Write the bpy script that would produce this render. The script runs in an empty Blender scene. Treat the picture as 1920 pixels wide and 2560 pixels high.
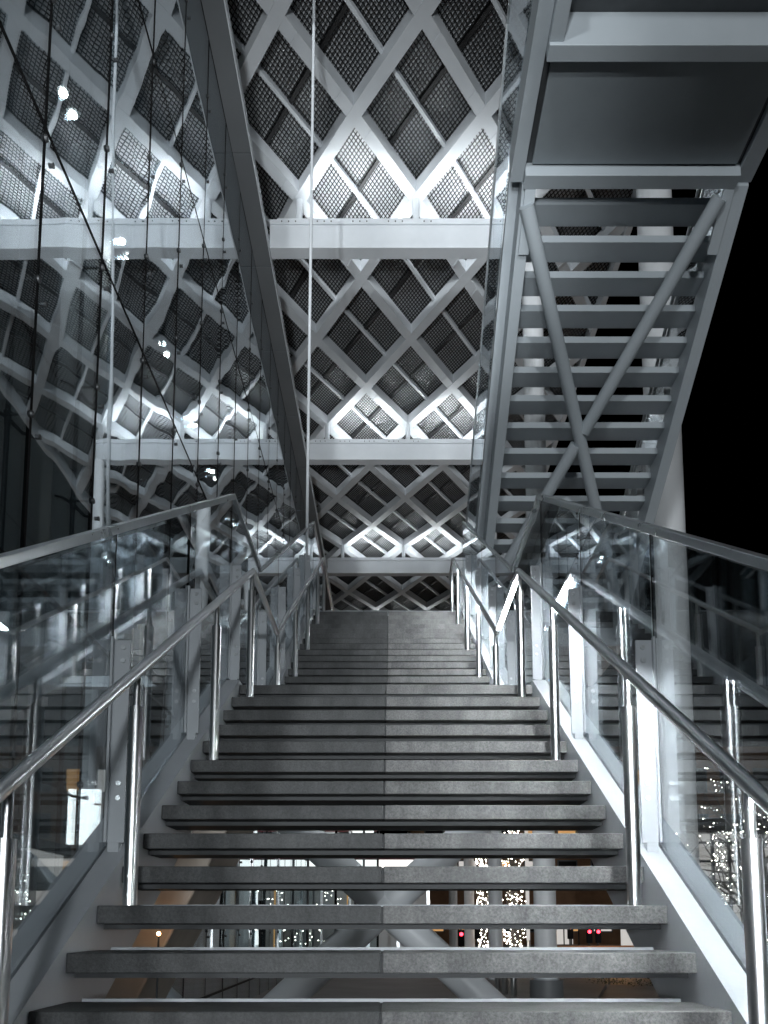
import bpy, bmesh, math, random
from mathutils import Vector, Matrix
random.seed(7)
rad = math.radians
S = bpy.context.scene
COL = S.collection

# ------------------------------------------------------------------ camera
EYE = 1.523           # eye height above the ground
OX = 0.0316           # the camera stands this far right of the stair's centre line
PITCH = rad(6.14)
FPX, CXP, YHP = 2000.0, 975.0, 2310.0      # focal length, vanishing point, horizon in a 1920 x 2560 frame
CYP = YHP - FPX * math.tan(PITCH)
cam = bpy.data.cameras.new('camera')
cam.sensor_fit = 'VERTICAL'; cam.sensor_height = 36.0; cam.sensor_width = 27.0
cam.lens = FPX / 2560 * 36.0
cam.shift_y = (CYP - 1280) / 2560
cam.shift_x = -(CXP - 960) / 2560
cam.clip_start = 0.05; cam.clip_end = 600
camo = bpy.data.objects.new('camera', cam); COL.objects.link(camo)
camo.location = (OX, 0, EYE); camo.rotation_euler = (math.pi / 2 + PITCH, 0, 0)
S.camera = camo

# ------------------------------------------------------------------ night sky, exposure
wd = bpy.data.worlds.new('World'); S.world = wd; wd.use_nodes = True
nt = wd.node_tree; nt.nodes.clear()
sky = nt.nodes.new('ShaderNodeTexSky'); sky.sky_type = 'NISHITA'; sky.sun_disc = False
sky.sun_elevation = rad(-9); sky.sun_rotation = rad(200)
bg = nt.nodes.new('ShaderNodeBackground'); bg.inputs['Strength'].default_value = 0.05
wo = nt.nodes.new('ShaderNodeOutputWorld')
nt.links.new(sky.outputs[0], bg.inputs['Color']); nt.links.new(bg.outputs[0], wo.inputs['Surface'])
S.view_settings.view_transform = 'Standard'; S.view_settings.look = 'None'
S.view_settings.exposure = 0.22; S.view_settings.gamma = 1.0
S.view_settings.use_curve_mapping = False
LED_WATT = 12.5         # watts per metre of the strip lamps' throw
LED_BEAM = 12.0        # radiance of the strip lamps on the roof beams
LED_RAIL = 190.0       # radiance of the strip lamp under the right handrail
S.render.engine = 'CYCLES'
cy = S.cycles
cy.max_bounces = 12; cy.diffuse_bounces = 4; cy.glossy_bounces = 6; cy.transmission_bounces = 8
cy.transparent_max_bounces = 40; cy.sample_clamp_indirect = 45.0; cy.caustics_reflective = False; cy.caustics_refractive = False
cy.use_denoising = True

# two unseen fill lamps added far behind the camera (poles built further down)
FILLS = [(-11.0, -40.0, 3.2), (9.0, -42.0, 3.2)]
for fx, fy, fz in FILLS:
    fl = bpy.data.lights.new('fill_lamp', 'SPOT'); fl.energy = 21500; fl.color = (0.92, 0.97, 1.0)
    fl.spot_size = rad(46); fl.spot_blend = 0.6; fl.shadow_soft_size = 1.4
    fo = bpy.data.objects.new('fill_lamp', fl); COL.objects.link(fo); fo.location = (fx, fy, fz)
    fo.rotation_euler = (Vector((0.5, 14, 9)) - Vector((fx, fy, fz))).to_track_quat('-Z', 'Y').to_euler()

# a narrow fill lamp, added behind the camera, brightens the roof beams
pj = bpy.data.lights.new('beam_fill', 'SPOT'); pj.energy = 34000; pj.color = (0.92, 0.97, 1.0)
pj.spot_size = rad(9.5); pj.spot_blend = 0.5; pj.shadow_soft_size = 0.3
pjo = bpy.data.objects.new('beam_fill', pj); COL.objects.link(pjo); pjo.location = (-5.0, -40.5, 3.6)
pjo.rotation_euler = (Vector((0.4, 20, 15.6)) - Vector((-5.0, -40.5, 3.6))).to_track_quat('-Z', 'Y').to_euler()
# unseen fill lamps added behind the camera to lift the lattice ceiling
CEILING_FILLS = [(-2.25, -5.0), (-1.75, -8.0), (-1.2, -11.0)]
for ux, uy in CEILING_FILLS:
    fl = bpy.data.lights.new('ceiling_fill_lamp', 'SPOT'); fl.energy = 4500; fl.color = (0.92, 0.97, 1.0)
    fl.spot_size = rad(23); fl.spot_blend = 0.55; fl.shadow_soft_size = 0.1
    fo = bpy.data.objects.new('ceiling_fill_lamp', fl); COL.objects.link(fo); fo.location = (ux, uy, 0.06)
    fo.rotation_euler = (Vector((-0.5, 17 + (uy + 8) * .3, 16)) - Vector((ux, uy, 0.06))).to_track_quat('-Z', 'Y').to_euler()

# ------------------------------------------------------------------ materials
def new_mat(name):
    m = bpy.data.materials.new(name); m.use_nodes = True
    n = m.node_tree; n.nodes.clear()
    out = n.nodes.new('ShaderNodeOutputMaterial')
    return m, n, out
def node(n, kind, **kw):
    x = n.nodes.new(kind)
    for k, v in kw.items():
        if k in x.inputs.keys(): x.inputs[k].default_value = v
        else: setattr(x, k, v)
    return x
def coords(n, scale=(1, 1, 1)):
    t = n.nodes.new('ShaderNodeNewGeometry'); mp = n.nodes.new('ShaderNodeMapping')
    mp.inputs['Scale'].default_value = scale
    n.links.new(t.outputs['Position'], mp.inputs['Vector'])
    return mp.outputs[0]
def ramp(n, fac, c0, c1, p0=0.3, p1=0.7):
    r = n.nodes.new('ShaderNodeValToRGB')
    r.color_ramp.elements[0].position = p0; r.color_ramp.elements[0].color = (*c0, 1)
    r.color_ramp.elements[1].position = p1; r.color_ramp.elements[1].color = (*c1, 1)
    n.links.new(fac, r.inputs[0]); return r.outputs[0]
def surface(name, c0, c1, rough=0.5, metal=0.0, scale=3.0, bump=0.0, bscale=60.0, stretch=(1, 1, 1), detail=6.0, rvar=0.1, spec=0.5):
    m, n, out = new_mat(name)
    b = node(n, 'ShaderNodeBsdfPrincipled'); b.inputs['Metallic'].default_value = metal
    b.inputs['Specular IOR Level'].default_value = spec
    v = coords(n, stretch)
    nz = node(n, 'ShaderNodeTexNoise', Scale=scale, Detail=detail, Roughness=0.6)
    n.links.new(v, nz.inputs['Vector'])
    n.links.new(ramp(n, nz.outputs['Fac'], c0, c1), b.inputs['Base Color'])
    mr = node(n, 'ShaderNodeMapRange'); mr.inputs['To Min'].default_value = max(0.02, rough - rvar); mr.inputs['To Max'].default_value = rough + rvar
    n.links.new(nz.outputs['Fac'], mr.inputs['Value']); n.links.new(mr.outputs[0], b.inputs['Roughness'])
    if bump:
        nb = node(n, 'ShaderNodeTexNoise', Scale=bscale, Detail=4.0); n.links.new(v, nb.inputs['Vector'])
        bp = node(n, 'ShaderNodeBump', Strength=bump, Distance=0.01)
        n.links.new(nb.outputs['Fac'], bp.inputs['Height']); n.links.new(bp.outputs[0], b.inputs['Normal'])
    n.links.new(b.outputs[0], out.inputs['Surface'])
    return m
def emitter(name, col, strength):
    m, n, out = new_mat(name)
    e = node(n, 'ShaderNodeEmission', Strength=strength); e.inputs['Color'].default_value = (*col, 1)
    n.links.new(e.outputs[0], out.inputs['Surface']); return m
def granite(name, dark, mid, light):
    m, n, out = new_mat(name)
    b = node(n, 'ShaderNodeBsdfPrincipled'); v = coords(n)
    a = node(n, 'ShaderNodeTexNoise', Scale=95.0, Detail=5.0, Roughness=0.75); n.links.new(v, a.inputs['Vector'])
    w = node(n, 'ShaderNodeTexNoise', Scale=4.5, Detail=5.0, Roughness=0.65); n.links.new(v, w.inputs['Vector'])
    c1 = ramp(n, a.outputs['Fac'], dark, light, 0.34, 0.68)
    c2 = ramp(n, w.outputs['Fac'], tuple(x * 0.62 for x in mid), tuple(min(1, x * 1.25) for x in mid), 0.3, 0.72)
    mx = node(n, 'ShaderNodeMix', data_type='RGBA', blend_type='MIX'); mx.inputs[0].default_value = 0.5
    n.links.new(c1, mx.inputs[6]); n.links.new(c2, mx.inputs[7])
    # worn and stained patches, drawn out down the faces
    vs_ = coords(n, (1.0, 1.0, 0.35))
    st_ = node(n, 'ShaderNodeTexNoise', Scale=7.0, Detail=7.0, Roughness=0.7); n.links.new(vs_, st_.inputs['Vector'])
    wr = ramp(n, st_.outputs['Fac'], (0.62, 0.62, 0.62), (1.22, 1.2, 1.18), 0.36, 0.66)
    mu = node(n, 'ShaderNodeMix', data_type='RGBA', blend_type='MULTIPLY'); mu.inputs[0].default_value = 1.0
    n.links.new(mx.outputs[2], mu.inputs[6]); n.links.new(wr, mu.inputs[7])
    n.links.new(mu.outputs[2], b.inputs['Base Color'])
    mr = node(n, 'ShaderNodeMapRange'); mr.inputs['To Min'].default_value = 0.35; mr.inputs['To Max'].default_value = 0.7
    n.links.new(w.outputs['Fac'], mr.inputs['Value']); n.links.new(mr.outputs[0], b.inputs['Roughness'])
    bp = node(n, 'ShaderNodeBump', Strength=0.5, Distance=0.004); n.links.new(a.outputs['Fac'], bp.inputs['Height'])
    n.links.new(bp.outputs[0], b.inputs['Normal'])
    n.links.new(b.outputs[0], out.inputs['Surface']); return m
def glass(name, ior=3.0, tint=(0.80, 0.86, 0.87), wave=0.0, wscale=1.2, dirt=0.02, stretch=(1, 1, 1)):
    m, n, out = new_mat(name)
    lw = node(n, 'ShaderNodeLayerWeight', Blend=0.5)
    fr = node(n, 'ShaderNodeMath', operation='POWER', use_clamp=True); fr.inputs[1].default_value = ior
    n.links.new(lw.outputs['Facing'], fr.inputs[0])
    tr = node(n, 'ShaderNodeBsdfTransparent'); tr.inputs['Color'].default_value = (*tint, 1)
    gl = node(n, 'ShaderNodeBsdfGlossy', Roughness=0.0); gl.inputs['Color'].default_value = (0.93, 0.97, 1.0, 1)
    if wave:
        v = coords(n, stretch)
        nz = node(n, 'ShaderNodeTexNoise', Scale=wscale, Detail=1.5, Roughness=0.45); n.links.new(v, nz.inputs['Vector'])
        bp = node(n, 'ShaderNodeBump', Strength=1.0, Distance=wave)
        n.links.new(nz.outputs['Fac'], bp.inputs['Height']); n.links.new(bp.outputs[0], gl.inputs['Normal'])
    mx = node(n, 'ShaderNodeMixShader'); n.links.new(fr.outputs[0], mx.inputs[0])
    n.links.new(tr.outputs[0], mx.inputs[1]); n.links.new(gl.outputs[0], mx.inputs[2])
    df = node(n, 'ShaderNodeBsdfDiffuse'); df.inputs['Color'].default_value = (0.6, 0.64, 0.66, 1)
    m2 = node(n, 'ShaderNodeMixShader'); m2.inputs[0].default_value = dirt
    n.links.new(mx.outputs[0], m2.inputs[1]); n.links.new(df.outputs[0], m2.inputs[2])
    n.links.new(m2.outputs[0], out.inputs['Surface']); return m

COOL = (0.93, 0.98, 1.0)
M = dict(
    paint=surface('grey_white_paint', (0.60, 0.63, 0.66), (0.68, 0.71, 0.74), 0.42, scale=1.3, bump=0.04),
    stairpaint=surface('stair_grey_paint', (0.36, 0.39, 0.42), (0.44, 0.47, 0.50), 0.42, scale=2.2, bump=0.05),
    upperpaint=surface('upper_stair_paint', (0.36, 0.40, 0.43), (0.42, 0.46, 0.49), 0.5, scale=1.1, bump=0.03),
    soffit=surface('soffit_board', (0.22, 0.25, 0.27), (0.26, 0.29, 0.31), 0.6, scale=1.5),
    white=surface('white_column_paint', (0.76, 0.78, 0.80), (0.84, 0.86, 0.88), 0.45, scale=0.7, stretch=(1, 1, 0.2)),
    wire=surface('black_wire', (0.008, 0.008, 0.009), (0.014, 0.014, 0.015), 0.6),
    backing=surface('ceiling_backing', (0.50, 0.52, 0.54), (0.60, 0.62, 0.64), 0.42, scale=2.0, rvar=0.12),
    strip=surface('strip_cladding', (0.13, 0.14, 0.148), (0.155, 0.165, 0.173), 0.5, scale=0.8),
    black=surface('black_seal', (0.004, 0.004, 0.0045), (0.008, 0.008, 0.009), 0.7, spec=0.15),
    steel=surface('brushed_stainless', (0.72, 0.73, 0.74), (0.77, 0.78, 0.79), 0.30, metal=1.0, scale=9.0, stretch=(1, 1, 0.1), rvar=0.015),
    cap=surface('satin_steel_cap', (0.55, 0.58, 0.60), (0.64, 0.67, 0.69), 0.3, metal=0.85, scale=6.0),
    darksteel=surface('dark_steel', (0.05, 0.054, 0.058), (0.08, 0.085, 0.09), 0.4, metal=0.4),
    granite_l=granite('dark_granite_unlit', (0.026, 0.0285, 0.030), (0.058, 0.062, 0.065), (0.118, 0.124, 0.13)),  # dark stone; the tone gap to the right slab also paints lamp light
    granite_r=granite('light_granite_lit', (0.048, 0.05, 0.051), (0.135, 0.138, 0.14), (0.30, 0.305, 0.31)),  # paler stone, with the right rail lamp's light partly put into its colour
    pan=surface('tread_pan', (0.03, 0.033, 0.036), (0.045, 0.049, 0.053), 0.6),
    ground=surface('paving', (0.16, 0.155, 0.15), (0.24, 0.235, 0.23), 0.7, scale=0.8, bump=0.2, detail=10),
    asphalt=surface('asphalt', (0.04, 0.04, 0.042), (0.06, 0.06, 0.062), 0.5, scale=0.5, bump=0.2, bscale=30),
    concrete=surface('concrete', (0.40, 0.365, 0.32), (0.58, 0.53, 0.47), 0.75, scale=2.4, bump=0.25, bscale=14, detail=9, stretch=(1, 1, 0.35)),
    wallpanel=surface('interior_panel', (0.30, 0.32, 0.335), (0.35, 0.37, 0.385), 0.6, scale=0.6),
    brick=surface('brown_cladding', (0.16, 0.085, 0.045), (0.24, 0.135, 0.075), 0.8, scale=1.5),
    bark=surface('bark', (0.05, 0.042, 0.036), (0.09, 0.078, 0.068), 0.9, scale=9.0, bump=0.4),
    leaf=surface('evergreen_leaf', (0.02, 0.035, 0.02), (0.05, 0.07, 0.035), 0.7, scale=8.0),
    facade=glass('facade_glass', 1.7, (0.80, 0.86, 0.88), wave=0.0038, wscale=1.0, dirt=0.003, stretch=(1, 0.9, 0.55)),
    bal=glass('balustrade_glass', 3.0, (0.90, 0.92, 0.925), wave=0.0006, wscale=1.6, dirt=0.003),
    shopglass=glass('shop_glass', 3.0, (0.8, 0.85, 0.86), wave=0.001, wscale=1.5),
    led=emitter('beam_led', COOL, LED_BEAM),
    railled=emitter('rail_led', COOL, LED_RAIL * 0.35),
    railslot=emitter('rail_led_slot', COOL, LED_RAIL * 1.45),
    bulb=emitter('fairy_bulb', (1.0, 0.93, 0.82), 14.0),
    lamp=emitter('street_lamp_glow', (1.0, 0.95, 0.88), 30.0),
    red=emitter('red_signal', (1.0, 0.03, 0.05), 9.0),
    amber=emitter('amber_signal', (1.0, 0.25, 0.05), 4.0),
    neon=emitter('red_neon', (1.0, 0.05, 0.12), 3.0),
    lit=emitter('lit_white_panel', (1.0, 0.97, 0.93), 1.6),
    boxlit=emitter('light_box_face', (1.0, 0.97, 0.95), 7.0),
    litdim=emitter('lit_window', (1.0, 0.96, 0.91), 0.5),
    warmwin=emitter('warm_window', (1.0, 0.55, 0.22), 0.5),
    downlight=emitter('downlight_glow', (1.0, 0.98, 0.94), 160.0),
    warm=emitter('warm_lamp', (1.0, 0.5, 0.2), 25.0),
)

# ------------------------------------------------------------------ mesh helpers
class MB:
    def __init__(s): s.v = []; s.f = []
    def add(s, vs, fs):
        o = len(s.v); s.v += [tuple(p) for p in vs]; s.f += [tuple(i + o for i in f) for f in fs]; return s
    def box(s, x0, x1, y0, y1, z0, z1):
        return s.add([(x0,y0,z0),(x1,y0,z0),(x1,y1,z0),(x0,y1,z0),(x0,y0,z1),(x1,y0,z1),(x1,y1,z1),(x0,y1,z1)],
                     [(0,3,2,1),(4,5,6,7),(0,1,5,4),(1,2,6,5),(2,3,7,6),(3,0,4,7)])
    def prism(s, poly, a, b, axis):
        # poly: 2-D outline; axis 'x': (y,z) outline run along x; 'y': (x,z) along y; 'z': (x,y) along z
        def P(p, t):
            return {'x': (t, p[0], p[1]), 'y': (p[0], t, p[1]), 'z': (p[0], p[1], t)}[axis]
        n = len(poly)
        vs = [P(p, a) for p in poly] + [P(p, b) for p in poly]
        fs = [tuple(range(n - 1, -1, -1)), tuple(range(n, 2 * n))]
        fs += [(i, (i + 1) % n, n + (i + 1) % n, n + i) for i in range(n)]
        return s.add(vs, fs)
    def tube(s, pts, r, n=16, caps=True):
        pts = [Vector(p) for p in pts]; rs = r if isinstance(r, (list, tuple)) else [r] * len(pts)
        k = len(pts); vs = []
        d0 = (pts[1] - pts[0]).normalized()
        up = Vector((0, 0, 1)) if abs(d0.z) < 0.9 else Vector((1, 0, 0))
        ax = d0.cross(up).normalized()
        for i in range(k):
            a = (pts[i] - pts[i-1]).normalized() if i else None
            b = (pts[i+1] - pts[i]).normalized() if i < k - 1 else None
            t = (a + b).normalized() if a and b else (a or b)
            ax1 = (ax - t * ax.dot(t)).normalized(); bx = t.cross(ax1).normalized()
            sc = 1.0
            if a and b:
                c = max(0.3, a.dot(t)); sc = 1 / c
                # stretch only in the plane of the bend
                bend = (b - a); bend = bend - t * bend.dot(t)
                bend = bend.normalized() if bend.length > 1e-6 else None
            else: bend = None
            for j in range(n):
                th = 2 * math.pi * j / n
                off = (ax1 * math.cos(th) + bx * math.sin(th)) * rs[i]
                if bend is not None: off = off + bend * off.dot(bend) * (sc - 1)
                vs.append(pts[i] + off)
            ax = ax1
        fs = [(i*n + j, i*n + (j+1) % n, (i+1)*n + (j+1) % n, (i+1)*n + j) for i in range(k-1) for j in range(n)]
        if caps: fs += [tuple(range(n-1, -1, -1)), tuple((k-1)*n + j for j in range(n))]
        return s.add(vs, fs)
    def sphere(s, c, r, n=8, m=6):
        vs = [(c[0], c[1], c[2] - r)]; fs = []
        for i in range(1, m):
            ph = -math.pi/2 + math.pi * i / m
            for j in range(n):
                th = 2*math.pi*j/n
                vs.append((c[0]+r*math.cos(ph)*math.cos(th), c[1]+r*math.cos(ph)*math.sin(th), c[2]+r*math.sin(ph)))
        vs.append((c[0], c[1], c[2]+r)); L = len(vs)-1
        for j in range(n): fs.append((0, 1+(j+1)%n, 1+j)); fs.append((L, L-n+j, L-n+(j+1)%n))
        for i in range(m-2):
            for j in range(n): fs.append((1+i*n+j, 1+i*n+(j+1)%n, 1+(i+1)*n+(j+1)%n, 1+(i+1)*n+j))
        return s.add(vs, fs)
    def octa(s, c, r):
        x, y, z = c
        return s.add([(x+r,y,z),(x-r,y,z),(x,y+r,z),(x,y-r,z),(x,y,z+r),(x,y,z-r)],
                     [(0,2,4),(2,1,4),(1,3,4),(3,0,4),(2,0,5),(1,2,5),(3,1,5),(0,3,5)])
    def mesh(s, name, mat, smooth=False, bevel=0, clip=None):
        me = bpy.data.meshes.new(name); me.from_pydata(s.v, [], s.f); me.validate()
        if bevel or clip or True:
            bm = bmesh.new(); bm.from_mesh(me)
            for co, no in (clip or []):
                g = bm.verts[:] + bm.edges[:] + bm.faces[:]
                r = bmesh.ops.bisect_plane(bm, geom=g, plane_co=co, plane_no=no, clear_outer=True)
                es = [e for e in r['geom_cut'] if isinstance(e, bmesh.types.BMEdge)]
                if es: bmesh.ops.holes_fill(bm, edges=es, sides=0)
            bmesh.ops.recalc_face_normals(bm, faces=bm.faces[:])
            if bevel:
                bmesh.ops.bevel(bm, geom=[e for e in bm.edges if e.is_manifold and e.calc_face_angle(0) > 0.5], offset=bevel, segments=2, affect='EDGES', profile=0.5)
            bm.to_mesh(me); bm.free()
        if len(me.polygons) == 0: return None
        if isinstance(mat, str): mat = M[mat]
        me.materials.append(mat)
        if smooth: me.shade_smooth(); me.set_sharp_from_angle(angle=rad(38))
        return me
    def build(s, name, mat, parent=None, **kw):
        me = s.mesh(name, mat, **kw)
        return put(name, me, parent) if me else None
def put(name, me, parent=None, loc=(0, 0, 0), rot=None):
    o = bpy.data.objects.new(name, me); COL.objects.link(o); o.location = loc
    if rot: o.rotation_euler = rot
    if parent:
        o.parent = parent
        o.matrix_parent_inverse = Matrix.Translation(parent_loc(parent)).inverted()
    return o
def parent_loc(o):
    v = Vector(o.location)
    if o.parent: v = v if o.parent.type == 'EMPTY' else v
    return v
def tag(o, label, cat, group=None, kind=None):
    o['label'] = label; o['category'] = cat
    if group: o['group'] = group
    if kind: o['kind'] = kind
    return o
def thing(name, label, cat, loc=(0, 0, 0), group=None):
    o = bpy.data.objects.new(name, None); COL.objects.link(o); o.location = loc; o.empty_display_size = 0.2
    return tag(o, label, cat, group)
def W(X, Y, Z): return (X + OX, Y, Z + EYE)     # eye-relative to world

# ------------------------------------------------------------------ ground and street
g = MB().box(-150, 150, -60, 260, -0.5, 0).build('ground', 'ground'); g['kind'] = 'structure'
rd = MB().box(-150, 150, 40, 56, -0.2, 0.004).build('road', 'asphalt'); rd['kind'] = 'structure'

# ------------------------------------------------------------------ roof: lattice ceiling
ZL = 14.76 + EYE; DEP = 0.27; WB = 0.228
XL, XR = -2.44 + OX, 5.05
ROWS = {-6: .10, -5: .215, -4: .33, -3: .442, -2: .556, -1: .670, 0: .7837, 1: .8946, 2: 1.0115, 3: 1.148, 4: 1.278, 5: 1.404, 6: 1.524,
        7: 1.662, 8: 1.796, 9: 1.928, 10: 2.047, 11: 2.19, 12: 2.336, 13: 2.465, 14: 2.59, 15: 2.72, 16: 2.85}
def lat(i, j):
    return Vector(((-.126 if i % 2 == 0 else -.045) * 14.76 + .162 * 14.76 * j + OX, ROWS[i] * 14.76))
IMIN, IMAX = -6, 16
XC = -3.15
CLIP = [((XC, 0, 0), (-1, 0, 0)), ((XR, 0, 0), (1, 0, 0))]
ceil = thing('lattice_ceiling', 'high diagonal steel lattice ceiling with dark wire mesh panels above the stairs', 'ceiling', (1.3, 15, ZL))
def sweep2d(pts, w):
    L, Rr = [], []
    for i, p in enumerate(pts):
        a = (p - pts[i-1]).normalized() if i else None
        b = (pts[i+1] - p).normalized() if i < len(pts)-1 else None
        t = ((a or b) + (b or a)).normalized(); nrm = Vector((-t.y, t.x))
        k = 1 / max(.5, t.dot(a or b))
        L.append(p + nrm * w/2 * k); Rr.append(p - nrm * w/2 * k)
    return L, Rr
def strip_mesh(mb, L, Rr, z0, z1):
    n = len(L)
    vs = [(*p, z0) for p in L] + [(*p, z0) for p in Rr] + [(*p, z1) for p in L] + [(*p, z1) for p in Rr]
    fs = []
    for i in range(n-1):
        fs += [(i, i+1, n+i+1, n+i), (2*n+i, 3*n+i, 3*n+i+1, 2*n+i+1), (i, 2*n+i, 2*n+i+1, i+1), (n+i, n+i+1, 3*n+i+1, 3*n+i)]
    fs += [(0, n, 3*n, 2*n), (n-1, 3*n-1, 4*n-1, 2*n-1)]
    return mb.add(vs, fs)
# continuous bars
for j0 in range(-13, 5):
    pts = []; j = j0
    for i in range(IMAX, IMIN - 1, -1):
        p = lat(i, j); pts.append(p)
        j = j if i % 2 == 0 else j + 1
    # keep the stretch that lies over the hall
    keep = [k for k, p in enumerate(pts) if XC - 1.4 < p.x < XR + 1.4]
    if len(keep) < 2: continue
    pts = pts[keep[0]:keep[-1]+1]
    L, Rr = sweep2d(pts, WB)
    strip_mesh(MB(), L, Rr, ZL, ZL + DEP).build('lattice_bar', 'paint', ceil, clip=CLIP)
def isect(p, d, q, e):
    den = d.x * e.y - d.y * e.x
    t = ((q.x - p.x) * e.y - (q.y - p.y) * e.x) / den
    return p + d * t
short_cache = {}
for i in range(IMAX, IMIN, -1):
    for j in range(-3, 5):
        a = lat(i, j); b = lat(i-1, j-1) if i % 2 == 0 else lat(i-1, j)
        if max(a.x, b.x) < XC + .05 or min(a.x, b.x) > XR - .05: continue
        d = (b - a).normalized(); nr = Vector((-d.y, d.x)) * WB/2
        # the continuous bar's direction at both nodes
        def adir(i_, p):
            if i_ - 1 in ROWS:
                k = lat(i_-1, 0); k2 = lat(i_, 0) if i_ % 2 == 0 else lat(i_, -1)
                return (k - k2).normalized()
            return Vector((0.56, -0.83))
        ea = adir(i, a); eb = adir(i-1, b)
        na = Vector((-ea.y, ea.x)); na = na if na.dot(d) > 0 else -na
        nb = Vector((-eb.y, eb.x)); nb = nb if nb.dot(d) < 0 else -nb
        qa = a + na * (WB/2 + .002); qb = b + nb * (WB/2 + .002)
        L = [isect(a + nr, d, qa, ea), isect(a + nr, d, qb, eb)]
        Rr = [isect(a - nr, d, qa, ea), isect(a - nr, d, qb, eb)]
        mb = strip_mesh(MB(), L, Rr, ZL + .004, ZL + DEP - .004)
        mb.build('lattice_bar', 'paint', ceil, clip=CLIP)
        # bolted splice plates near both ends
        for e0, e1 in ((.16, .185), (.815, .84)):
            pl = [L[0].lerp(L[1], e0), L[0].lerp(L[1], e1)]; pr = [Rr[0].lerp(Rr[1], e0), Rr[0].lerp(Rr[1], e1)]
            if min(pl[0].x, pr[0].x, pl[1].x) < XL + .1 or max(pl[0].x, pr[0].x, pl[1].x) > XR - .1: continue
            strip_mesh(MB(), pl, pr, ZL - .008, ZL + .001).build('splice_plate', 'paint', ceil)
# cells: four backing panels, a wire mesh and a purlin each
def cellp(i, j):
    if i % 2 == 0: return lat(i, j), lat(i+1, j), lat(i+1, j-1), lat(i+2, j)
    return lat(i, j), lat(i+1, j+1), lat(i+1, j), lat(i+2, j)
cell_cache = {}
NW = 26
def cell_meshes(i, j, edge):
    key = (i, j) if edge else (i, 'in')
    if key in cell_cache: return cell_cache[key]
    N0, NR, NL, N2 = cellp(i, j)
    org = N0.copy()
    clip = [((XC - org.x, 0, 0), (-1, 0, 0)), ((XR - org.x, 0, 0), (1, 0, 0))] if edge else None
    def P(u, v): return N0*(1-u)*(1-v) + NR*u*(1-v) + NL*(1-u)*v + N2*u*v - org
    def quad(mb, u0, u1, v0, v1, z0, z1):
        c = [P(u0,v0), P(u1,v0), P(u1,v1), P(u0,v1)]
        mb.prism([(p.x, p.y) for p in c], z0, z1, 'z')
    panels = []
    for u0, u1 in ((.03, .485), (.515, .97)):
        for v0, v1 in ((.03, .49), (.51, .97)):
            mb = MB(); quad(mb, u0, u1, v0, v1, DEP + .10, DEP + .13)
            panels.append(mb.mesh('backing_panel', 'backing', clip=clip))
    mb = MB(); h = .0037
    for k in range(1, NW):
        t = .03 + .94 * k / NW
        hh = h
        for a, b in ((.03, .97),):
            quad(mb, t - hh, t + hh, a, b, DEP + .020, DEP + .034)
            quad(mb, a, b, t - h, t + h, DEP + .036, DEP + .050)
    quad(mb, .482, .518, .03, .97, DEP - .005, DEP + .015)
    wires = mb.mesh('wire_mesh', 'wire', clip=clip)
    mb = MB(); quad(mb, .035, .965, .482, .518, DEP - .07, DEP + .016)
    purlin = mb.mesh('purlin', 'paint', clip=clip)
    cell_cache[key] = (panels, wires, purlin, org)
    return cell_cache[key]
for i in range(IMIN, IMAX - 1):
    for j in range(-3, 5):
        N = cellp(i, j); xs = [p.x for p in N]
        if max(xs) < XC + .1 or min(xs) > XR - .1: continue
        edge = min(xs) < XC or max(xs) > XR
        panels, wires, purlin, _ = cell_meshes(i, j, edge)
        o3 = (N[0].x, N[0].y, ZL)
        for p in panels:
            if p: put('backing_panel', p, ceil, o3)
        if wires: put('wire_mesh', wires, ceil, o3)['kind'] = 'stuff'
        if purlin: put('purlin', purlin, ceil, o3)
# a roof deck above, so the lamps do not light the sky
MB().box(XC, XR, 0.5, 43, ZL + DEP + .35, ZL + DEP + .5).build('roof_deck', 'soffit', ceil)
MB().box(XR, XR + .12, 0.5, 43, ZL - .1, ZL + DEP + .5).build('edge_fascia', 'paint', ceil)

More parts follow.
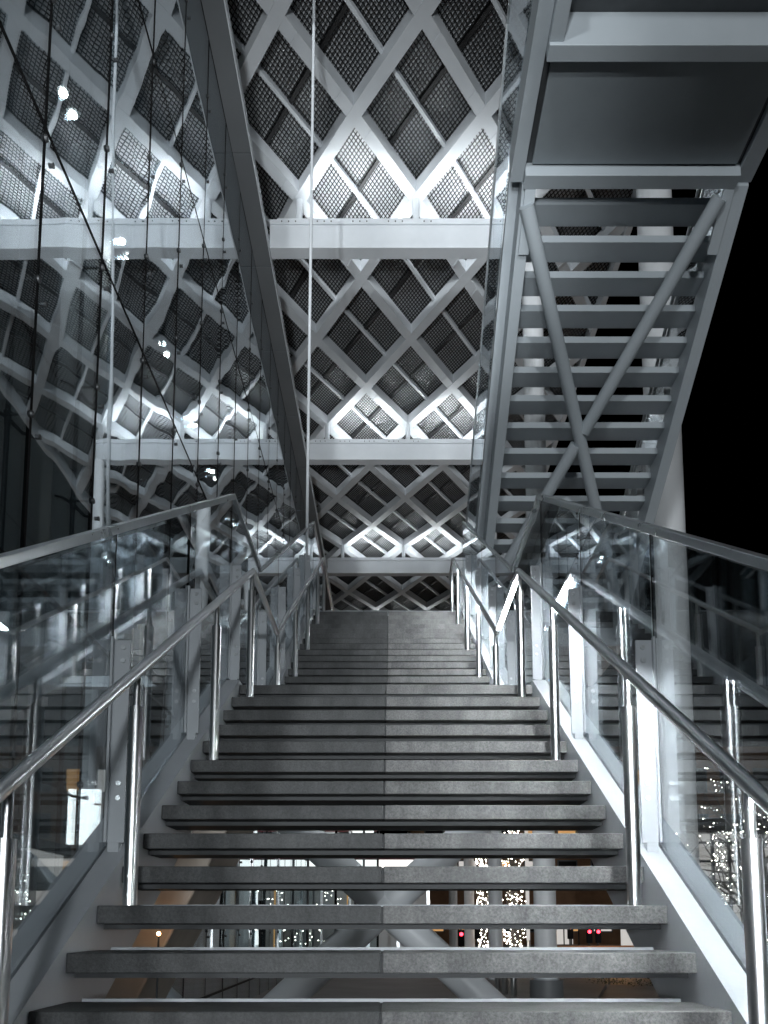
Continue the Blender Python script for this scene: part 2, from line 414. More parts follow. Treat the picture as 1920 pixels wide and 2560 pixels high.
# roof beams with a strip lamp on each
ZB = 13.58 + EYE; XBE = 3.0 + OX
beam_names = {-2: 'steel roof beam high overhead, nearest one, out over the lower steps', 2: 'pale steel roof beam crossing the top third, nearest and largest in view',
              6: 'pale steel roof beam in the middle, crossing behind the hanger rod', 10: 'pale steel roof beam crossing just above the top of the stairs',
              14: 'distant pale roof beam glimpsed beyond the top landing'}
for i, lab in beam_names.items():
    yc = ROWS[i] * 14.76
    if i == 2: yc = 14.93
    if i == 6: yc = 22.34
    if i == 10: yc = 30.0
    b = thing('roof_beam', lab, 'beam', (1.3, yc, ZB), 'roof beams with strip lamps')
    MB().box(XL + .004, XBE, yc - .145, yc + .145, ZB, ZB + .50).build('web_box', 'paint', b, bevel=.012)
    MB().box(XL + .004, XBE, yc - .175, yc + .175, ZB + .502, ZB + .60).build('top_flange', 'paint', b, bevel=.008)
    for k in range(-1, 4):
        p = lat(i, k)
        if XL + .3 < p.x < XBE - .1:
            MB().tube([(p.x, yc, ZB + .602), (p.x, yc, ZL - .004)], .07, 10).build('node_stub', 'paint', b, smooth=True)
    for sg in (-1, 1):
        ya, yb = sorted((sg * .168, sg * .10))
        MB().box(XL + .15, XBE - .1, yc + ya, yc + yb, ZB + .602, ZB + .625).build('lamp_housing', 'paint', b)
        xn = [lat(i, k).x for k in range(-2, 4)]
        for xa, xb in zip(xn[:-1], xn[1:]):
            xa, xb = max(xa + .40, XL + .25), min(xb - .40, XBE - .15)
            if xb - xa < .2: continue
            MB().box(xa, xb, yc + ya + .022, yc + yb - .022, ZB + .626, ZB + .634).build('strip_lamp', 'led', b)
            al = bpy.data.lights.new('strip_lamp_light', 'AREA'); al.shape = 'RECTANGLE'; al.size = xb - xa; al.size_y = .05
            al.energy = LED_WATT * (xb - xa); al.color = COOL; al.spread = rad(125)
            ao = put('strip_lamp_light', al, b, ((xa + xb) / 2, yc + sg * .134, ZB + .645))
            ao.rotation_euler = (math.pi + sg * rad(-24), 0, 0)
    if i in (2, 6):
        m = MB()
        for k in range(14):
            x = XL + .25 + k * .14 + (k // 3) * .3
            m.tube([(x, yc - .174, ZB + .55), (x, yc - .186, ZB + .55)], .014, 8)
        m.build('flange_bolts', 'darksteel', b)

# clad strip between the roof and the glass wall
XG = -2.8 + OX
st = thing('clad_ceiling_strip', 'dark segmented cladding strip running along the top of the glass wall', 'cladding', (XG + .18, 15, ZB))
ys = [0.5]
while ys[-1] < 42: ys.append(ys[-1] + 2.46)
for a, b in zip(ys[:-1], ys[1:]):
    MB().box(XG - .9, XL - .02, a + .012, b - .012, ZB + .001, ZB + .05).build('cladding_panel', 'strip', st)
MB().box(XG - .9, XL - .03, .5, ys[-1], ZB + .052, ZB + .1).build('backing_strip', 'black', st)
MB().box(XL - .018, XL, .5, ys[-1], ZB - .02, ZB + .17).build('edge_fascia', 'paint', st)

# ------------------------------------------------------------------ glass wall on the left
fw = thing('glass_wall', 'tall reflective glass curtain wall with black joints on the left', 'glass wall', (XG, 15, 0))
Y0J, DJ = 5.83, 1.284
HZ = [-1.5, -1.1 + .0, 2.66, 6.42, 10.2, 13.57]
HZ = [z + EYE for z in HZ]
for k in range(-4, 24):
    ya, yb = Y0J + DJ * k, Y0J + DJ * (k + 1)
    for r in range(5):
        z0, z1 = HZ[r], HZ[r+1]
        me = MB().box(-.008, .008, -(yb-ya)/2 + .011, (yb-ya)/2 - .011, -(z1-z0)/2 + .011, (z1-z0)/2 - .011)
        key = ('fp', r)
        if key not in cell_cache: cell_cache[key] = me.mesh('glass_panel', 'facade')
        put('glass_panel', cell_cache[key], fw, (XG, (ya+yb)/2, (z0+z1)/2), (0, random.uniform(-.0012, .0012), random.uniform(-.0022, .0022)))
    vs = cell_cache.setdefault('vseal', MB().box(-.014, .0105, -.02, .02, 0, HZ[-1] - .02).mesh('joint_seal', 'black'))
    put('joint_seal', vs, fw, (XG, ya, .02))
for z in HZ[1:]:
    MB().box(XG - .015, XG + .0100, Y0J - 4*DJ, Y0J + 24*DJ, z - .02, z + .02).build('joint_seal', 'black', fw)
def fitting_mesh():
    m = MB()
    m.tube([(.012, 0, 0), (.03, 0, 0)], [.03, .024], 12)             # outer cap on the pane
    m.tube([(-.16, 0, 0), (.012, 0, 0)], .011, 8)
    m.tube([(-.17, 0, .02), (-.17, 0, -.12)], [.035, .02], 8)        # body on the rod
    m.tube([(-.17, 0, -.03), (-.10, .10, -.09), (-.02, .14, -.10), (.028, .14, -.10)], [.018, .014, .012, .022], 8)
    m.tube([(-.17, 0, -.03), (-.24, -.06, .0), (-.30, -.10, .0)], [.016, .012, .010], 8)
    return m.mesh('spider_fitting', 'darksteel', smooth=True)
fm = fitting_mesh(); rodm = MB().tube([(0, 0, .02), (0, 0, ZB - .05)], .021, 10).mesh('tension_rod', 'darksteel', smooth=True)
for k in range(-1, 14):
    y = Y0J + DJ * k
    put('tension_rod', rodm, fw, (XG - .17, y, 0))
    for z in (-.1, 1.25, 2.56, 3.94, 5.08, 6.32, 7.6, 8.85, 10.1, 11.4, 12.6):
        put('spider_fitting', fm, fw, (XG, y, z + EYE))

# room behind the glass wall
iw = thing('panelled_interior_wall', 'grey panelled wall standing inside behind the glass wall at far left', 'wall', (-6.5, 9, 0))
for a in range(6):
    for b in range(5):
        MB().box(-6.55, -6.5, 2.2 + a*2 + .012, 4.2 + a*2 - .012, b*2.12 + .012, b*2.12 + 2.11).build('wall_panel', 'wallpanel', iw)
MB().box(-6.7, -6.552, 2.2, 14.2, 0, 10.65).build('wall_core', 'black', iw)
ib = thing('interior_back_wall', 'dim back wall of the hall behind the glass wall', 'wall', (-9, 18, 0))
for a in range(12):
    MB().box(-9.1, -9, -2 + a*3.6 + .02, 1.6 + a*3.6 - .02, 0, 16.2).build('wall_panel', 'wallpanel', ib)
MB().box(-9, XG - .6, -2, 42, 16.3, 16.5).build('hall_ceiling', 'soffit', ib)
ic = thing('interior_column', 'broad pale column inside behind the glass wall', 'column', (-5.75, 14.0, 0))
MB().tube([(-5.75, 14.0, 0), (-5.75, 14.0, 16.2)], .42, 28).build('shaft', 'white', ic, smooth=True)
MB().tube([(-5.75, 14.0, 0), (-5.75, 14.0, .25)], .48, 28).build('base_collar', 'stairpaint', ic, smooth=True)

# ------------------------------------------------------------------ main staircase
G, RI = .285, .17738
SL = RI / G
HW = 1.141
Z1 = lambda n: RI * (7 + n)                # top of tread n, n = 12 is the landing
N1 = lambda n: 2.633 + G * n               # its nosing
LY0, LY1 = N1(12), N1(12) + 1.45           # landing
Z2 = lambda k: Z1(12) + RI * k             # second flight, k = 17 is the top
N2f = lambda k: LY1 + G * (k - 1)
TOPY, TOPZ = N2f(17), Z2(17)
BACK = 14.75
stair = thing('main_staircase', 'wide open-riser staircase with granite treads rising through the centre', 'staircase', (0, 6, 0))
TH = .073
def slab_mesh(x0, x1, dep, mat):
    return MB().box(x0, x1, 0, dep, -TH, 0).mesh('tread_slab', mat, bevel=.004)
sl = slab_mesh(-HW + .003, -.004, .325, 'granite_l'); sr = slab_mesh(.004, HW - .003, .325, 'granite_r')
pan = MB().box(-HW + .004, HW - .004, .085, .29, -TH - .022, -TH - .001).box(-.0035, .0035, .006, .318, -TH + .002, -.005).mesh('tread_pan', 'pan')
ups = MB().box(-HW + .05, HW - .05, .327, .337, -TH - .02, .011).mesh('tread_upstand', 'stairpaint')
def add_tread(y, z):
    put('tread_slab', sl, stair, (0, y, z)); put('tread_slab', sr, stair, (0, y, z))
    put('tread_pan', pan, stair, (0, y, z)); put('tread_upstand', ups, stair, (0, y, z))
for n in range(-6, 12): add_tread(N1(n), Z1(n))
for k in range(1, 17): add_tread(N2f(k), Z2(k))
def landing(y0, y1, z, x0=-HW + .003, x1=HW - .003):
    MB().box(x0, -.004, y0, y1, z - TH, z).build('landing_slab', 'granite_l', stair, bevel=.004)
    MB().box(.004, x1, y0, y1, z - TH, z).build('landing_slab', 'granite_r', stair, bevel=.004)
    MB().box(x0 + .002, x1 - .002, y0 + .022, y1 - .01, z - TH - .12, z - TH - .001).build('landing_pan', 'pan', stair)
landing(LY0, LY1 + .31, Z1(12)); 
landing(TOPY, BACK, TOPZ, x1=HW - .003)
E1, E2 = -1.885 + EYE, Z2(1) - SL * N2f(1) + .042   # stringer top lines z = E + SL * y
YA = (Z1(12) + .042 - E1) / SL; YB = (Z1(12) + .042 - E2) / SL; YC = (TOPZ + .042 - E2) / SL
SD = .44
for s in (-1, 1):
    x0, x1 = sorted((s * HW, s * 1.243)); x2, x3 = sorted((s * 1.257, s * 1.36))
    top = [(.70, E1 + SL*.70), (YA, Z1(12) + .042), (YB, Z1(12) + .042), (YC, TOPZ + .042), (BACK, TOPZ + .042)]
    bot = [(BACK, TOPZ - .36), (YC + .18, TOPZ - .36), (YB + .12, Z1(12) - .36), (YA + .14, Z1(12) - .36), (.62, .02), (.5, .02)]
    poly = top + bot
    # run the outline in three convex-ish pieces: lower flight, landing edge, upper flight with the top landing edge
    p1 = [top[0], top[1], (YA, Z1(12) - .36 - .04), (.62, .02), (.5, .06)]
    for xa, xb, nm in ((x0, x1, 'stringer'), (x2, x3, 'stringer')):
        MB().prism([(.60, E1 + SL*.60), (YA, Z1(12) + .042), (YA, Z1(12) + .042 - .50), ((.504 - E1) / SL, .004)][::-1], xa, xb, 'x').build(nm, 'stairpaint', stair)
        MB().box(xa, xb, YA + .002, YB - .002, Z1(12) - .45, Z1(12) + .042).build('landing_edge_beam', 'stairpaint', stair)
        MB().prism([(YB, Z1(12) + .042), (YC, TOPZ + .042), (YC, TOPZ - .49), (YB, Z1(12) - .49)], xa, xb, 'x').build(nm, 'stairpaint', stair)
        if s < 0:
            MB().box(xa, xb, YC + .002, BACK, TOPZ - .40, TOPZ + .042).build('landing_edge_beam', 'stairpaint', stair)
    # closing plate under the glass slot
    a, b = sorted((s * 1.2431, s * 1.2569))
    MB().prism([(1.7, E1 + SL*1.7 - .26), (YA, Z1(12) + .042 - .26), (YA, Z1(12) + .042 - .498), (1.7, E1 + SL*1.7 - .498)][::-1], a, b, 'x').build('closing_plate', 'stairpaint', stair)
    MB().prism([(YB, Z1(12) - .22), (YC, TOPZ - .22), (YC, TOPZ - .488), (YB, Z1(12) - .488)][::-1], a, b, 'x').build('closing_plate', 'stairpaint', stair)
    # dark slot that holds the glass
    a, b = sorted((s * 1.2432, s * 1.2568))
    MB().prism([(.7, E1 + SL*.7 - .02), (YA, Z1(12) + .022), (YB, Z1(12) + .022), (YC, TOPZ + .022), (BACK, TOPZ + .022),
                (BACK, TOPZ - .1), (YC + .1, TOPZ - .1), (YB + .1, Z1(12) - .1), (YA + .1, Z1(12) - .1), (.7, E1 + SL*.7 - .07)][::-1], a, b, 'x').build('glass_slot', 'black', stair)
# landing that leads to the upper stair on the right
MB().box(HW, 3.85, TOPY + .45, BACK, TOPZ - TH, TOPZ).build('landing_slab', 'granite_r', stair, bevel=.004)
MB().box(HW + .3, 3.86, TOPY + .5, BACK + .04, TOPZ - .38, TOPZ - TH - .002).build('landing_pan', 'stairpaint', stair)
# fill lamps added under the top landing to brighten the crossed support
for x in (-.75, .75):
    lt = thing('soffit_fill', 'added fill lamp under the top landing, ' + ('left one' if x < 0 else 'right one'), 'lamp', (x, 12.9, TOPZ - .2), 'added fill lamps under the top landing')
    MB().tube([(x, 12.9, TOPZ - .225), (x, 12.9, TOPZ - .197)], .07, 14).build('trim', 'cap', lt, smooth=True)
    pl = bpy.data.lights.new('soffit_fill_light', 'POINT'); pl.energy = 70; pl.color = COOL; pl.shadow_soft_size = .05
    put('soffit_fill_light', pl, lt, (x, 12.9, TOPZ - .30))
# tube that carries the far edge, seen from below
MB().box(-HW - .2, 3.8, BACK + .002, BACK + .2, TOPZ - .40, TOPZ + .03).build('landing_edge_beam', 'stairpaint', stair)

# ------------------------------------------------------------------ glass balustrades of the main stair
EC = -.36 + EYE                    # cap line of the first flight
CY1 = 6.18; CZ1 = EC + SL * CY1; CY2 = 7.58
CAPT = lambda y: (EC + SL*y) if y < CY1 else (CZ1 if y < CY2 else min(CZ1 + SL*(y - CY2), CZ1 + SL*(12.76 - CY2)))
STOP = lambda y: (E1 + SL*y) if y < YA else (Z1(12) + .042 if y < YB else min(E2 + SL*y, TOPZ + .042))
JN = [.95, 2.26, 3.56, 4.87, 6.14, 7.45, 8.78, 10.17, 11.46, 12.74, BACK]
def poly_between(ya, yb):
    br = sorted([y for y in (YA, YB, YC) if ya < y < yb]); tr = sorted([y for y in (CY1, CY2, 12.76) if ya < y < yb])
    bottom = [(y, STOP(y) + .012) for y in [ya] + br + [yb]]
    topp = [(y, CAPT(y) - .03) for y in [yb] + tr[::-1] + [ya]]
    return bottom + topp
finm = None
for s, side in ((-1, 'left'), (1, 'right')):
    bl = thing('glass_balustrade', f'frameless glass balustrade with screwed fin brackets, {side} side of the main stairs', 'balustrade', (s * 1.25, 6, 0), 'glass balustrades of the main stairs')
    a, b = sorted((s * 1.2435, s * 1.2565))
    for ya, yb in zip(JN[:-1], JN[1:]):
        if s > 0 and ya > 12.5: continue
        # the outline can be concave: cut it at the bends
        cuts = sorted([ya + .006] + [y for y in (YA, YB, YC, CY1, CY2, 12.76) if ya + .03 < y < yb - .03] + [yb - .006])
        m = MB()
        bo = [(y, STOP(y) + .004) for y in cuts]; to = [(y, CAPT(y) - .03) for y in cuts]
        m.prism(bo + to[::-1], a, b, 'x')
        m.build('glass_panel', 'bal', bl)
    end = BACK if s < 0 else 12.76
    cp = [(.95, CAPT(.95)), (CY1, CZ1), (CY2, CZ1), (12.76, CAPT(12.76))] + ([(BACK, CAPT(12.76))] if s < 0 else [])
    lo = [(y + (.02 if i in (1,) else (-.02 if i == 2 else 0)), z - .038) for i, (y, z) in enumerate(cp)]
    c, d = sorted((s * 1.228, s * 1.272))
    m = MB().prism(cp + lo[::-1], c, d, 'x').build('cap_rail', 'cap', bl, bevel=.003)
    for y in JN[:-1] if s < 0 else JN[:-1]:
        z0 = STOP(y); z1 = z0 + .965
        x_in, x_gl = s * 1.158, s * 1.2425
        f = MB()
        c, d = sorted((x_in, x_gl)); f.box(c, d, y - .007, y + .007, z0 + .03, z1)
        c2, d2 = sorted((s * 1.230, x_gl)); f.box(c2, d2, y - .030, y - .0072, z0 + .03, z1 + .01)
        fin = f.build('fin_bracket', 'stairpaint', bl, bevel=.0025)
        MB().box(min(s*1.175, s*1.225), max(s*1.175, s*1.225), y - .02, y + .02, z0 - .04, z0 + .029).build('bracket_foot', 'stairpaint', bl)
        for fz in (.036, .10, .69, .76):
            z = z1 - fz * .965; xx = s * 1.19
            m = MB().tube([(xx, y - .0071, z), (xx, y - .012, z)], [.0125, .0115], 14); m.tube([(xx, y - .0121, z), (xx, y - .0135, z)], .005, 6)
            m.build('screw', 'cap', fin, smooth=True)
        # dark joint between the panes above the bracket
        c, d = sorted((s * 1.2425, s * 1.2575))
        MB().box(c, d, y - .005, y + .005, z1 + .012, CAPT(y) - .035).build('pane_joint', 'black', bl)

# ------------------------------------------------------------------ handrails
RX = 1.035; ER = -.985 + EYE
RP = [(1.15, ER + SL*1.15), (5.97, ER + SL*5.97), (7.29, ER + SL*5.97), (12.19, ER + SL*5.97 + SL*(12.19-7.29)), (14.6, ER + SL*5.97 + SL*(12.19-7.29))]
def rail_z(y):
    for (ya, za), (yb, zb) in zip(RP[:-1], RP[1:]):
        if ya <= y <= yb: return za + (zb - za) * (y - ya) / (yb - ya)
def floor_z(y):
    if y >= TOPY: return TOPZ
    if y >= LY1: return Z2(1 + int((y - LY1) / G + 1e-6))
    if y >= LY0: return Z1(12)
    return Z1(int(math.floor((y - N1(0)) / G + 1e-6)))
POSTS = [2.21, 3.29, 4.76, 5.94, 7.36, 8.75, 10.02, 11.36, 12.42, 14.2]
for s, side, lab in ((-1, 'left', 'stainless tube handrail on round posts along the left side of the stairs'), (1, 'right', 'stainless tube handrail with a lit lamp strip along the right side of the stairs')):
    h = thing('handrail', lab, 'handrail', (s * RX, 6, 0), 'handrails of the main stairs')
    rp = RP if s < 0 else RP[:-1] + [(12.9, RP[-1][1])]
    MB().tube([(s*RX, y, z) for y, z in rp], .0235, 20).build('rail_tube', 'steel', h, smooth=True)
    for y in POSTS:
        if y > rp[-1][0]: continue
        z0 = floor_z(y) + .001; z1 = rail_z(y)
        p = MB().tube([(s*RX, y, z0), (s*RX, y, z1 - .155)], .0285, 20).build('post', 'steel', h, smooth=True)
        MB().tube([(s*RX, y, z1 - .154), (s*RX, y, z1 - .02)], .0155, 16).build('post_pin', 'steel', p, smooth=True)
        m = MB()
        for dz in (.045, .12): m.tube([(s*RX, y - .0283, z0 + dz), (s*RX, y - .032, z0 + dz)], .006, 8)
        m.build('post_screws', 'steel', p, smooth=True)
    if s > 0:
        # lamp strip let into the underside of the rail
        for ya, yb, hw, lo in ((1.3, 5.8, .0065, .0287), (6.12, 7.15, .017, .031), (7.5, 12.0, .0065, .0287)):
            za, zb = rail_z(ya), rail_z(yb)
            MB().prism([(ya, za - lo), (yb, zb - lo), (yb, zb - .012), (ya, za - .012)], s*RX - hw, s*RX + hw, 'x').build('lamp_strip', 'railled' if hw > .01 else 'railslot', h)
            if hw < .01:
                for q in (-1, 1):
                    xa, xb = sorted((s*RX + q * .0068, s*RX + q * .0088))
                    MB().prism([(ya, za - .0302), (yb, zb - .0302), (yb, zb - .020), (ya, za - .020)], xa, xb, 'x').build('lamp_lip', 'steel', h)

# far glass guard of the top landing
fg = thing('landing_guard', 'low glass guard with a thin rail across the far end of the top landing', 'guard', (1.2, BACK, TOPZ))
gz = TOPZ + 1.09
for a, b in ((-1.2, .0), (.012, 1.2), (1.212, 2.5), (2.512, 3.7)):
    MB().box(a, b, BACK + .06, BACK + .073, TOPZ + .05, gz).build('glass_panel', 'bal', fg)
MB().box(-1.22, 3.72, BACK + .045, BACK + .09, gz + .001, gz + .035).build('cap_rail', 'cap', fg, bevel=.004)

# ------------------------------------------------------------------ upper stair on the right, seen from below
us = thing('upper_stair', 'upper grey steel stair seen from below with tube cross bracing at right', 'staircase', W(2.5, 9.5, 4.9))
ET = 12.61                                   # tread line: Z = ET - SL * Y (eye-relative)
tm = MB().box(1.50, 3.58, 0, .275, -.082, 0).mesh('tread', 'upperpaint', bevel=.004)
for n in range(-3, 14):
    put('tread', tm, us, W(0, 8.375 + G*n, 7.40 - RI*n))
LZ = 7.93; LYF = 7.52
YL = 12.42
def sloped(x0, x1, ea, eb, ya, yb, nm, mat='upperpaint', bevel=0):
    p = [(ya, ea - SL*ya + EYE), (yb, ea - SL*yb + EYE), (yb, eb - SL*yb + EYE), (ya, eb - SL*ya + EYE)]
    return MB().prism(p, x0 + OX, x1 + OX, 'x').build(nm, mat, us, bevel=bevel)
sloped(1.372, 1.498, ET - .32, ET + .10, LYF, YL, 'stringer', bevel=.006)
sloped(1.265, 1.37, ET + .0, ET + .14, LYF, YL + .2, 'glass_shoe', bevel=.006)
sloped(3.582, 3.72, ET - .32, ET + .10, LYF, YL, 'stringer', bevel=.006)
sloped(3.722, 3.80, ET + .0, ET + .14, LYF, YL + .2, 'glass_shoe', bevel=.006)
# cross bracing
EB = 12.22
def bp(x, y): return W(x, y, EB - SL*y)
MB().tube([bp(1.43, 7.62), bp(3.55, 11.93)], .078, 20).build('brace_tube', 'upperpaint', us, smooth=True)
mid = (2.44, 9.67)
MB().tube([bp(3.43, 7.56), bp(2.475, 9.60)], .0785, 20).build('brace_tube', 'upperpaint', us, smooth=True)
MB().tube([bp(2.405, 9.74), bp(1.45, 11.76)], .0785, 20).build('brace_tube', 'upperpaint', us, smooth=True)
for x in (1.40, 3.46):
    MB().prism([(7.50, EB - SL*7.50 + EYE + .02), (8.0, EB - SL*8.0 + EYE + .02), (8.0, EB - SL*8.0 + EYE + .07), (7.50, EB - SL*7.50 + EYE + .07)], x - .0 + OX, x + .11 + OX, 'x').build('brace_gusset', 'upperpaint', us)
# upper landing: frame and boarded soffit
ul = thing('upper_landing', 'grey boarded underside of the upper landing at top right', 'landing', W(2.5, 6, 7.7))
SZ = 7.66
def ubox(x0, x1, y0, y1, z0, z1, nm, mat='upperpaint', bevel=.006):
    return MB().box(x0 + OX, x1 + OX, y0, y1, z0 + EYE, z1 + EYE).build(nm, mat, ul, bevel=bevel)
ubox(1.24, 1.375, 3.6, LYF - .004, SZ - .02, LZ + .05, 'edge_beam')
ubox(3.57, 3.74, 3.6, LYF - .004, SZ - .02, LZ + .05, 'edge_beam')
ubox(1.377, 3.568, 7.36, LYF - .004, SZ - .10, LZ - .06, 'cross_beam')
ubox(1.377, 3.568, 6.13, 6.27, SZ - .12, LZ - .06, 'cross_beam')
ubox(1.377, 3.568, 3.6, 3.75, SZ - .12, LZ - .06, 'cross_beam')
ubox(1.44, 3.52, 6.325, 7.335, SZ + .0, SZ + .04, 'soffit_board', 'soffit')
ubox(1.378, 3.566, 6.272, 7.358, SZ + .042, SZ + .10, 'deck_plate', 'darksteel', 0)
ubox(1.378, 3.566, 3.752, 6.128, SZ + .20, SZ + .24, 'deck_plate', 'darksteel', 0)
ubox(1.377, 1.50, 5.3, 6.128, SZ - .09, SZ + .17, 'edge_stiffener')
# glass of the upper stair, both sides
for x, lab in ((1.252, 'glass balustrade on the near left edge of the upper stair, seen almost edge on'), (3.77, 'glass balustrade on the outer right edge of the upper stair')):
    gb = thing('glass_balustrade', lab, 'balustrade', W(x, 9, 6))
    js = [3.6, 5.0, 6.4, LYF, 8.8, 10.05, 11.3, 12.55]
    zt = lambda y: (ET - SL*max(y, LYF)) + .15
    ct = lambda y: zt(y) + 1.42
    for ya, yb in zip(js[:-1], js[1:]):
        MB().prism([(ya + .006, zt(ya + .006) + EYE), (yb - .006, zt(yb - .006) + EYE), (yb - .006, ct(yb - .006) + EYE), (ya + .006, ct(ya + .006) + EYE)], x + OX - .0065, x + OX + .0065, 'x').build('glass_panel', 'bal', gb)
    pts = [(3.6, ct(3.6) + EYE), (LYF, ct(LYF) + EYE), (12.55, ct(12.55) + EYE)]
    MB().prism(pts + [(y, z + .04) for y, z in pts[::-1]], x + OX - .02, x + OX + .02, 'x').build('cap_rail', 'cap', gb)
    for y in js[1:-1]:
        c, d = sorted((x + OX + (.008 if x < 2 else -.008), x + OX + (.09 if x < 2 else -.09)))
        MB().box(c, d, y - .007, y + .007, zt(y) + EYE, zt(y) + EYE + .95).build('fin_bracket', 'white', gb)
    if x > 2:
        MB().tube([(x + OX - .2, 4, LZ + 1.0 + EYE), (x + OX - .2, LYF + .1, LZ + 1.0 + EYE), (x + OX - .2, 12.4, ET - SL*12.4 + 1.0 + EYE)], .022, 12).build('rail_tube', 'steel', gb, smooth=True)

# hanger rod
ro = MB().tube([W(-1.285, 11.78, 4.6), W(-1.215, 11.3, 14.9)], .024, 12).build('hanger_rod', 'paint', None, smooth=True)
tag(ro, 'thin pale hanger rod dropping from the ceiling to the top of the stairs', 'rod')

# ------------------------------------------------------------------ columns
cols = [(4.70, 12.95, .30, 0, 'big white round column behind the right glass balustrade, against the black sky'),
        (2.88, 14.93, .205, .5, 'white round column seen under the stairs, widest one right of the light curtains'),
        (2.93, 22.34, .20, 0, 'white round column under the stairs between the two fairy-light clusters'),
        (2.96, 30.0, .19, 0, 'slim far white column left of the fairy lights, under the stairs'),
        (2.98, 37.9, .20, 0, 'slimmest, leftmost far white column seen under the stairs')]
for x, y, r, zb, lab in cols:
    c = thing('round_column', lab, 'column', (x + OX, y, zb), 'white colonnade beside the stairs')
    MB().tube([(x + OX, y, zb + .03), (x + OX, y, ZB - .003 if y > 14 else ZB + 1.1)], r, 32).build('shaft', 'white', c, smooth=True)
    if zb: MB().tube([(x + OX, y, .0), (x + OX, y, zb + .003)], r + .10, 32).build('plinth_drum', 'strip', c, smooth=True)
    MB().tube([(x + OX, y, zb + .004), (x + OX, y, zb + .03)], r + .03, 32).build('base_ring', 'stairpaint', c, smooth=True)

# crossing tube column under the top landing
xc = thing('crossed_tube_support', 'thick pale crossed tube support under the stairs', 'support', (0, 13.6, 0))
CZ = 1.80; KX = 1.10
for s_ in (-1, 1):
    MB().tube([(s_*KX*(CZ - .02) - .06, 13.6, .0), (s_*.06 - .06, 13.6, CZ - .05)], .27, 24).build('lower_leg', 'paint', xc, smooth=True)
    MB().tube([(s_*.06 - .06, 13.6, CZ + .05), (s_*KX*2.55 - .06, 13.6, CZ + 2.55)], .268, 24).build('upper_arm', 'paint', xc, smooth=True)
    MB().tube([(s_*KX*1.10 - .06, 13.6, CZ - 1.10), (s_*KX*1.05 - .06, 13.6, CZ - 1.05)], .278, 24).build('weld_ring', 'paint', xc, smooth=True)
MB().sphere((-.06, 13.6, CZ), .30, 20, 14).build('knuckle', 'paint', xc, smooth=True)

# leaning concrete pier on the left, under the first landing
pier = thing('concrete_pier', 'stained tan concrete pier leaning under the left side of the stairs', 'pier', (-2, 6.9, 0))
MB().prism([(-2.62, 0), (-2.45, 0), (-.95, 2.95), (-1.6, 2.95), (-2.62, 1.6)], 6.45, 7.45, 'y').build('pier_block', 'concrete', pier, bevel=.02)
MB().prism([(-2.3, .9), (-2.27, .9), (-1.66, 2.6), (-1.69, 2.6)], 6.435, 6.449, 'y').build('shutter_seam', 'pan', pier)

# ------------------------------------------------------------------ lit things seen between the treads
def fairy_tree(name, label, x, y, h, rad_, nb, nl, zlo, seed, trunk_r=.12, group='trees wrapped in fairy lights', bulb=.028, spread=1.0):
    rnd = random.Random(seed)
    t = thing(name, label, 'tree', (x, y, 0), group)
    MB().tube([(x, y, 0), (x + .05, y, h*.35), (x - .04, y + .05, h*.6)], [trunk_r, trunk_r*.75, trunk_r*.45], 10).build('trunk', 'bark', t, smooth=True)
    m = MB(); tips = []
    for k in range(nb):
        z0 = h * rnd.uniform(.25, .6); th = rnd.uniform(0, 6.28); L = rad_ * rnd.uniform(.6, 1.1)
        p = Vector((x, y, z0)); pts = [p]; d = Vector((math.cos(th) * spread, math.sin(th) * spread, rnd.uniform(.3, 1.2))).normalized()
        for q in range(5):
            d = (d + Vector((rnd.uniform(-.35, .35), rnd.uniform(-.35, .35), rnd.uniform(-.2, .25)))).normalized()
            pts.append(pts[-1] + d * L / 4)
        m.tube(pts, [trunk_r*.32, trunk_r*.22, trunk_r*.15, trunk_r*.1, trunk_r*.07, trunk_r*.04], 5)
        for q in range(1, 6):
            for _ in range(2):
                d2 = Vector((rnd.uniform(-1, 1), rnd.uniform(-1, 1), rnd.uniform(-.5, .8))).normalized() * L * .22
                e = pts[q] + d2; m.tube([pts[q], pts[q] + d2*.5 + Vector((0, 0, .02)), e], [trunk_r*.06, trunk_r*.05, trunk_r*.03], 4, caps=False)
                tips.append((pts[q], e))
    m.build('branches', 'bark', t)
    b = MB()
    for k in range(nl):
        a, e = rnd.choice(tips); p = a.lerp(e, rnd.random()) + Vector((rnd.gauss(0, .04), rnd.gauss(0, .04), rnd.gauss(0, .05)))
        if p.z < zlo: p.z = zlo + rnd.random() * .6
        b.octa(p, bulb * rnd.uniform(.6, 1.25))
    o = b.build('fairy_lights', 'bulb', t); o['kind'] = 'stuff'
    return t
def light_curtain(label, px, y, wpx, z0, z1, n, seed):
    rnd = random.Random(seed)
    x = (px - 975) / 2000 * y + OX; w = wpx / 2000 * y
    t = thing('light_wrapped_tree', label, 'tree', (x, y, 0), 'trees wrapped in fairy lights')
    MB().tube([(x, y, 0), (x + .03, y, 2.2), (x - .02, y, 4.2)], [.16, .13, .08], 10).build('trunk', 'bark', t, smooth=True)
    m = MB()
    for k in range(26):
        th = rnd.uniform(0, 6.28); zz = rnd.uniform(1.2, 4)
        m.tube([(x, y, zz), (x + math.cos(th)*w*.35, y + math.sin(th)*w*.35, zz + .35), (x + math.cos(th)*w*.55, y + math.sin(th)*w*.55, zz - .4)], [.03, .02, .01], 4)
    m.build('branches', 'bark', t)
    b = MB()
    for k in range(n):
        th = rnd.uniform(0, 6.28); rr = w/2 * math.sqrt(rnd.random())
        b.octa((x + rr*math.cos(th), y + rr*math.sin(th), rnd.uniform(z0, z1)), rnd.uniform(.016, .034) * y / 32)
    o = b.build('fairy_lights', 'bulb', t); o['kind'] = 'stuff'
